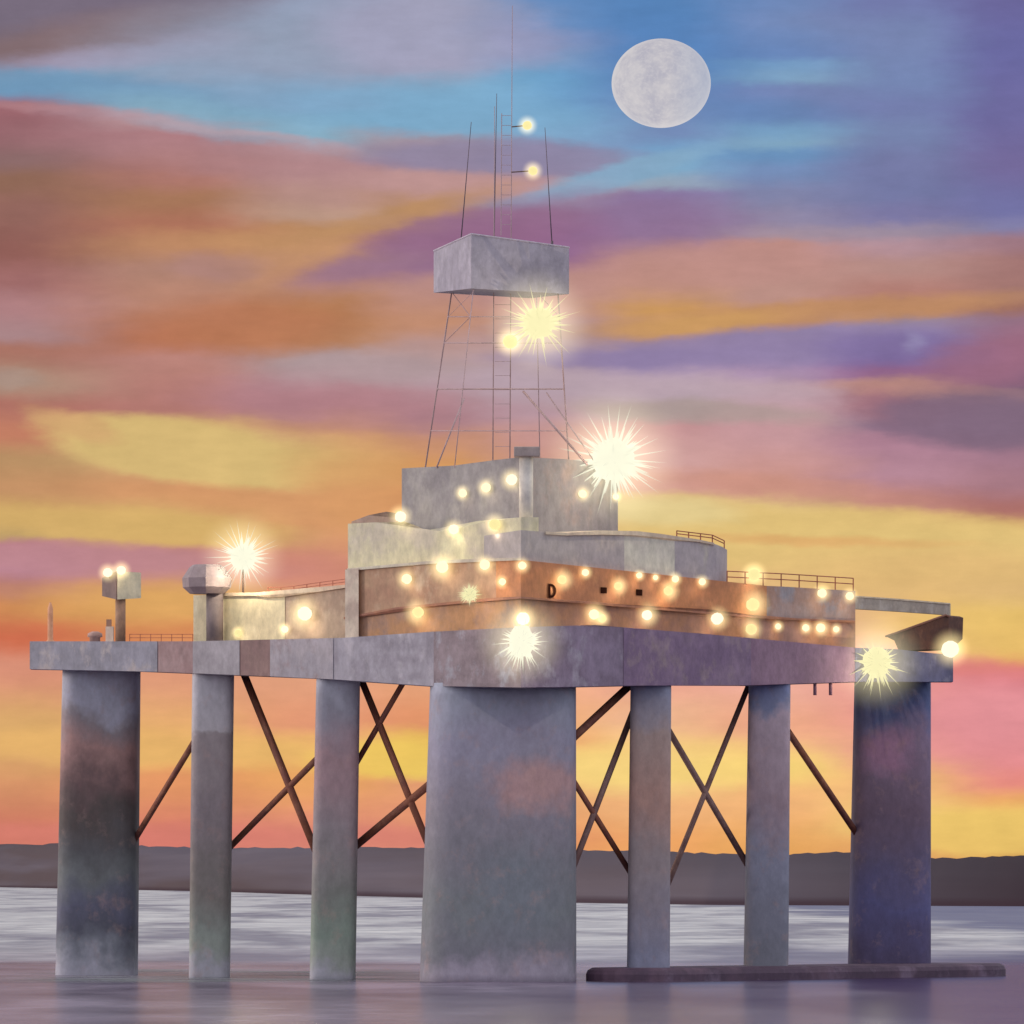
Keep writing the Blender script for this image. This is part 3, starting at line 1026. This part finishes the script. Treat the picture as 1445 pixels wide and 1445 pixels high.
ped = thing('crane_pedestal', PD(303, 906, 1.2), 'grey crane pedestal with a thick faceted head beside the left starburst floodlight', 'pedestal')
d = dch(303, 2.5)
MB().tube(P(303, 907, d), P(303, 836, d), 1.27, seg=20).build('post', paint('ped_post', '77696a', '6c6062', None, .2, off=71), ped)
k = d / F
MB().lathe(P(292, 838, d), [(24 * k, 0), (34 * k, 9 * k), (35 * k, 22 * k), (25 * k, 37 * k), (20 * k, 41 * k)], 8, False).build('head', paint('ped_head', '8e7e80', '86767a', None, .2, off=73), ped)

cab = thing('equipment_cabinet', PD(168, 906, 3), 'small white cabinet with one dark side on a thin post near the left deck end', 'cabinet')
d = dch(168, 3)
MB().tube(P(170, 908, d), P(170, 844, d), .78, seg=14).build('post', paint('cab_post', '9c7860', '8e6e5c', None, .3), cab)
k = d / F
s = MB()
fx = [(145, d + 1.5), (166, d - 1.6), (199, d + 1.0)]
bt = [P(x, y, dd) for (x, dd), y in zip(fx, (841, 846, 844))]; tp = [P(x, y, dd) for (x, dd), y in zip(fx, (816, 806, 808))]
bt.append(bt[0] + bt[2] - bt[1]); tp.append(tp[0] + tp[2] - tp[1])
s.prism(bt, tp)
s.build('housing', paint('cab_cream', 'c6bca4', 'b8b09c', None, .3), cab)
s = MB()
q = [bt[0].lerp(bt[1], .04), bt[0].lerp(bt[1], .97)]; r_ = [tp[0].lerp(tp[1], .04), tp[0].lerp(tp[1], .97)]
off_ = Vector((-.18, -.14, 0))
s.prism([q[0], q[1], q[1] + off_, q[0] + off_], [r_[0], r_[1], r_[1] + off_, r_[0] + off_])
s.build('shaded_side', paint('cab_shaded_side', '7a6460', '6e5a58'), cab)  # dark slab puts shade into the colour of the left face

cbx = thing('control_box', PD(154, 907, 2), 'small pale control box with a dark lid beside the cabinet post', 'box')
s = MB(); s.wall([(149, 884, 908), (160, 884, 908)], 2, 1.2); s.build('case', paint('cbx_case', 'b4a096', 'a89488'), cbx)
s = MB(); s.wall([(150, 874, 883.6), (157, 874, 883.6)], 2.1, .8); s.build('lid', paint('cbx_lid', '7c5848'), cbx)
d = dch(135, 3)
s = MB().lathe(P(134, 908, d), [(.8, 0), (.8, .9), (1.15, 1.0), (1.1, 1.5), (.5, 1.8)], 20)
tag(s.build('deck_vent', paint('vent_pink', 'b09088', 'a4847c')), 'low pinkish mushroom vent left of the control box', 'vent')
d = dch(71, 2)
s = MB().lathe(P(71, 910, d), [(.75, 0), (.7, .5), (.42, .8), (.4, 5.6), (.3, 5.9), (.12, 6.5)], 16)
tag(s.build('bollard_post', paint('post_pale', 'c89070', 'bc8464', None, .4)), 'thin pale post standing alone at the far left end of the deck', 'post')
r_o = railing([(183, 906), (272, 906)], 11, 4, rail_red, None, 'railing', step=15, r=.05)
tag(r_o, 'thin low reddish railing between the white cabinet and the cream cabin', 'railing')

# ------------------------------------------------------------------ things on the right of the deck
boom = thing('crane_boom', PD(1207, 860, 6), 'pale grey boom reaching right from the brown block over the dark brown chute', 'crane boom')
s = MB().wall([(1204, 842, 859), (1270, 847, 863), (1340, 853, 868)], 6, 1.6)
s.build('beam', paint('boom_grey', 'a2968c', '948880', 'aaa09a', .3), boom)
s = MB().wall([(1204, 840.5, 842.5), (1270, 845, 847), (1341, 851, 853)], 5.8, 2)
s.build('flange', paint('boom_flange', 'c0b09c'), boom)
s = MB().wall([(1338.5, 852, 900), (1341.5, 852, 900)], 6.3, .4)
s.build('end_post', paint('boom_end', 'b8a890'), boom)
chute = thing('escape_chute', PD(1295, 916, 3), 'dark brown wedge shaped chute rising to the right end of the deck', 'chute')
s = MB()
poly = [(1250, 898), (1262, 894), (1334, 868), (1339, 870), (1338, 900), (1322, 916), (1268, 918), (1262, 904)]
a_ = [PD(x, y, 4) for x, y in poly]
s.prism(a_, [p + Vector((2.5, 4.5, 0)) for p in a_])
s.build('hull', paint('chute_brown', '5a3628', '4c2e26', '6a4434', .3), chute)
s = MB()
for (x1, y1), (x2, y2) in zip(poly[:3], poly[1:4]):
    s.tube(PD(x1, y1, 3.8), PD(x2, y2, 3.8), .16, seg=6)
s.build('lip', paint('chute_lip', '7a5040'), chute)

# ------------------------------------------------------------------ lamps
WARM = emit('lamp_glass_warm', (1.0, .93, .62, 1), 1.0)
WHITE = emit('lamp_glass_white', (1.0, .96, .78, 1), .95)
YEL = emit('lamp_glass_yellow', (.95, .84, .38, 1), .85)


def ray_mat(name, col, r0, r1):
    """lamp glare shaped as glowing rays that thin out to nothing at their tips"""
    m, n, l, bs = new_mat(name)
    n.remove(bs)
    t = n.new('ShaderNodeTexCoord')
    v = n.new('ShaderNodeVectorMath')
    v.operation = 'LENGTH'
    l.new(t.outputs['Object'], v.inputs[0])
    e = n.new('ShaderNodeEmission')
    e.inputs[0].default_value = col
    e.inputs[1].default_value = .9
    tr = n.new('ShaderNodeBsdfTransparent')
    mxs = n.new('ShaderNodeMixShader')
    l.new(mr(n, l, v.outputs['Value'], r1, r0, 0, .95), mxs.inputs[0])
    l.new(tr.outputs[0], mxs.inputs[1])
    l.new(e.outputs[0], mxs.inputs[2])
    l.new(mxs.outputs[0], n['Material Output'].inputs[0])
    return m


RAYW = (.92, .92, .74, 1)
RAYY = (.90, .84, .46, 1)
BW, BY = emit('burst_white', RAYW, .9), emit('burst_yellow', RAYY, .9)
brk = paint('bracket_dark', '5a4440', None, None, .5)
SEED = [10]


def light(loc, power, parent, col=(1, .84, .55)):
    ld = bpy.data.lights.new('bulb', 'POINT')
    ld.energy = power
    ld.color = col
    ld.shadow_soft_size = 0
    o = bpy.data.objects.new('bulb', ld)
    COL.objects.link(o)
    o.parent = parent
    o.location = loc
    return o


def lamp(px, py, r, o, label, mat=None, pw=1.0, glow=1.9, cat='lamp', group='small round lamps of the platform', brace_to=None, d=None):
    SEED[0] += 1
    d = dch(px, o) if d is None else d
    R = r * d / F
    c = P(px, py, d - R * .75)
    t = thing('globe_lamp', c, label, cat, group)
    MB().ball(c, R * .72, 3, (1, 1, .95), .06, SEED[0]).build('globe', mat or WARM, t)
    b = brace_to if brace_to is not None else c + Vector((0, R * .9 + .25, 0))
    MB().tube(c, b, max(.05, R * .1), seg=8).build('bracket', brk, t)
    if pw:
        light((0, -R * .9 - .5, -R - .5), 70 * pw * R * R, t)
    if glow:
        MB().ball(c, R * glow * 1.02, 3).build('glow_halo', halo_mat('halo_lamp', (1, .80, .38, 1), 1.5 / (R * glow), R * glow), t)
    return t


def burst(px, py, r, o, label, white=True, pw=1.0, nlong=18, nshort=90, lmax=2.1, sq=(1, 1, 1), d=None, down=False, glow=2.4, brace_to=None, gk=.9):
    SEED[0] += 1
    rn = random.Random(SEED[0])
    d = dch(px, o) if d is None else d
    R = r * d / F
    c = P(px, py, d)
    t = thing('starburst_floodlight', c, label, 'floodlight', 'large starburst floodlights')
    mt = RAYW if white else RAYY
    mt = ray_mat('rays', mt, R * .6, R * lmax * .9)
    MB().ball(c, R * .60, 3, sq, .10, SEED[0]).build('globe', BW if white else BY, t)
    s = MB()
    for i in range(nshort):
        v = Vector((rn.gauss(0, 1), rn.gauss(0, 1), rn.gauss(0, 1))).normalized()
        v = Vector((v.x * sq[0], v.y * sq[1], v.z * sq[2]))
        if down and v.z > .2:
            v.z *= .5
        s.tube(c + v * R * .5, c + v * R * rn.uniform(.75, 1.3), R * .06, R * .004, seg=5, cap=False)
    for i in range(nlong):
        a = 2 * math.pi * (i + rn.uniform(-.3, .3)) / nlong
        el_ = rn.uniform(-.5, .5)
        v = Vector((math.cos(a) * math.cos(el_), math.sin(el_), math.sin(a) * math.cos(el_)))
        v = Vector((v.x * sq[0], v.y * sq[1], v.z * sq[2]))
        ln = rn.uniform(1.25, lmax) * (1.0 if not down or v.z < 0 else .6)
        s.tube(c + v * R * .5, c + v * R * ln, R * .032, R * .004, seg=5, cap=False)
    s.build('rays', mt, t)
    if brace_to is not None:
        MB().tube(c, brace_to, .16, seg=8).build('bracket', brk, t)
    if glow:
        MB().ball(c, R * glow, 3, sq).build('glow_halo', halo_mat('halo_burst', (1, .88, .55, 1), gk * 1.0 / (R * glow), R * glow * min(sq)), t)
    light((0, -R * 1.3 - 1.0, -R * .6), 260 * pw * R * R, t, (1, .88, .62))
    return t


burst(760, 456, 36, 0, 'yellow starburst floodlight hanging in the upper derrick below the crown box', False, .5, 18, 80, 2.0, d=DD - 14, brace_to=dleg('R', 447))
burst(865, 648, 48, 0, 'largest white starburst floodlight at the top right corner of the drill floor house', True, .3, 30, 90, 1.9, d=dch(865, 6), brace_to=PD(868, 662, 11))
burst(343, 786, 29, 0, 'white starburst floodlight on a stalk beside the faceted crane pedestal', True, 1.2, 26, 80, 2.2, d=dch(343, 6), brace_to=PD(343, 842, 6.5))
burst(736, 905, 30, -2.5, 'white starburst floodlight low on the front deck corner shining downwards', True, .45, 14, 80, 1.8, sq=(1, 1, 1.25), down=True, brace_to=PD(736, 905, .5))
burst(1237, 934, 32, -2.5, 'yellow starburst floodlight on the deck edge above the right corner leg', False, .5, 18, 80, 1.9, sq=(1, 1, 1.1), down=True, brace_to=PD(1237, 930, .5))

lamp(738, 873, 13, 1.2, 'large lamp just above the front corner starburst', WHITE, .6)
lamp(1341, 916, 17, 0, 'big white lamp at the far right tip of the deck beside the dark chute', WHITE, .6, d=dch(1341, -1), brace_to=PD(1335, 925, 1))
lamp(720, 482, 14, 0, 'pale yellow lamp touching the yellow starburst in the derrick', YEL, .3, d=DD - 12, brace_to=P(720, 484, DD))
lamp(744, 177, 9, 0, 'highest small lamp on an arm beside the tall mast', YEL, 0, d=DD, brace_to=P(722, 179, DD))
lamp(752, 241, 9, 0, 'small lamp on the lower arm beside the tall mast, above the crown box', YEL, 0, d=DD, brace_to=P(721.5, 243, DD))
lamp(722, 677, 11, 10, 'highest of three lamps on the drill house wall, next to the column', WHITE, .5)
lamp(686, 688, 9, 10, 'middle of three lamps on the drill house wall left of the column', WARM, .5)
lamp(653, 696, 8, 10, 'lowest and leftmost of three lamps on the drill house wall', WARM, .5)
lamp(822, 697, 8, 10, 'small lamp on the drill house wall just under the largest starburst', WARM, .5)
lamp(869, 701, 6, 10, 'tiny lamp at the right edge of the drill house under the largest starburst', WARM, .4)
lamp(565, 729, 11, 4.6, 'round lamp on the dipping roof edge of the pale deckhouse', WHITE, .6)
lamp(640, 747, 10, 5, 'lamp at the lowest dip of the pale deckhouse roof edge', WHITE, .8)
lamp(698, 740, 11, 5, 'dim yellow lamp at the top of the pale deckhouse near the column', YEL, .35)
lamp(624, 800, 12, 2.0, 'glowing lamp on the ledge under the middle of the pale deckhouse', WARM, 1.0, 2.3)
lamp(684, 797, 10, 2.0, 'round lamp on the ledge at the left end of the grey deckhouse', WARM, .8)
lamp(737, 798, 8, 2.2, 'small lamp under the grey deckhouse directly below the column', WARM, .8)
lamp(574, 817, 10, 2.6, 'lamp high on the left brown wall below the pale deckhouse', WARM, .8)
lamp(709, 821, 7, 2.5, 'small lamp on the brown wall between the column line and the fuzzy lamp', WARM, .6)
lamp(590, 864, 11, 2.8, 'yellow lamp low on the left brown wall', YEL, 1.1, 2.3)
burst(663, 839, 15, 1.0, 'small fuzzy spiked lamp in the middle of the left brown wall', False, .6, 8, 80, 1.7, glow=1.3)
lamp(793, 818, 9, 2.4, 'lamp on the orange wall just right of the letter D', YEL, 1.6, 2.3)
lamp(826, 808, 7, 2.3, 'small lamp at the foot of the grey deckhouse right of the letter D', WARM, .8)
lamp(872, 827, 8, 2.4, 'lamp on the orange wall between the two dark windows', YEL, 1.6, 2.3)
lamp(902, 812, 6, 2.3, 'small lamp under the light grey wall, first of a close row of four', WARM, 1.6)
lamp(925, 815, 5, 2.3, 'tiniest lamp under the light grey wall, second of a close row of four', WARM, 1.6)
lamp(953, 817, 7, 2.3, 'small lamp under the grey deckhouse, third of a close row of four', WARM, 1.2)
lamp(991, 821, 7, 2.3, 'small lamp under the rounded right end of the grey deckhouse', WARM, 1.2)
lamp(943, 834, 9, 2.4, 'yellow lamp on the orange wall right of both dark windows', YEL, 1.6, 2.3)
lamp(838, 867, 10, 2.6, 'brighter of two touching lamps on the lower brown wall below the dark windows', WARM, 1.0, 2.3)
lamp(850, 873, 8, 2.6, 'duller lamp touching a brighter one on the lower brown wall', YEL, .6)
lamp(913, 868, 10, 2.6, 'white lamp on the lower brown wall below the right dark window', WHITE, 1.2, 2.3)
lamp(1012, 873, 12, 2.6, 'large pale lamp on the lower brown wall below the grey deckhouse end', WHITE, 1.0)
lamp(1064, 811, 12, 3.2, 'yellow lamp at the railing on the roof of the brown block', YEL, .6)
lamp(1062, 853, 13, 2.6, 'large yellowish lamp on the upper wall where orange meets mauve', YEL, 1.0, 2.3)
lamp(1060, 888, 11, 2.6, 'yellow lamp low on the wall under the large yellowish lamp', YEL, 1.0)
lamp(1160, 837, 9, 2.6, 'lamp near the top of the mauve wall under the railing', WARM, .7)
lamp(1199, 841, 8, 2.6, 'lamp at the top right corner of the mauve wall near the boom', WARM, .7)
lamp(1098, 884, 6, 2.8, 'small lamp alone low on the plum wall', WARM, 1.0)
lamp(1137, 886, 7, 2.8, 'left lamp of three in a row low on the plum wall', WARM, 1.0)
lamp(1158, 886, 9, 2.8, 'biggest, middle lamp of three in a row low on the plum wall', WARM, 1.0)
lamp(1180, 888, 6, 2.8, 'right lamp of three in a row low on the plum wall', WARM, 1.0)
lamp(152, 808, 9, 0, 'lamp at the left on top of the small white cabinet', WHITE, .6, d=dch(168, 2), brace_to=P(156, 818, dch(168, 3)))
lamp(171, 805, 9, 0, 'lamp at the right on top of the small white cabinet', WHITE, .8, d=dch(168, 2), brace_to=P(174, 815, dch(168, 3)))
lamp(430, 866, 14, 5.1, 'large soft lamp on the brown end wall of the low cabin', WHITE, 1.0, 2.3)
lamp(336, 893, 7, 5, 'yellow lamp low on the cream cabin wall', YEL, .8)
lamp(402, 888, 7, 4.8, 'pale lamp at the foot of the cabin where cream meets brown', WHITE, .8)
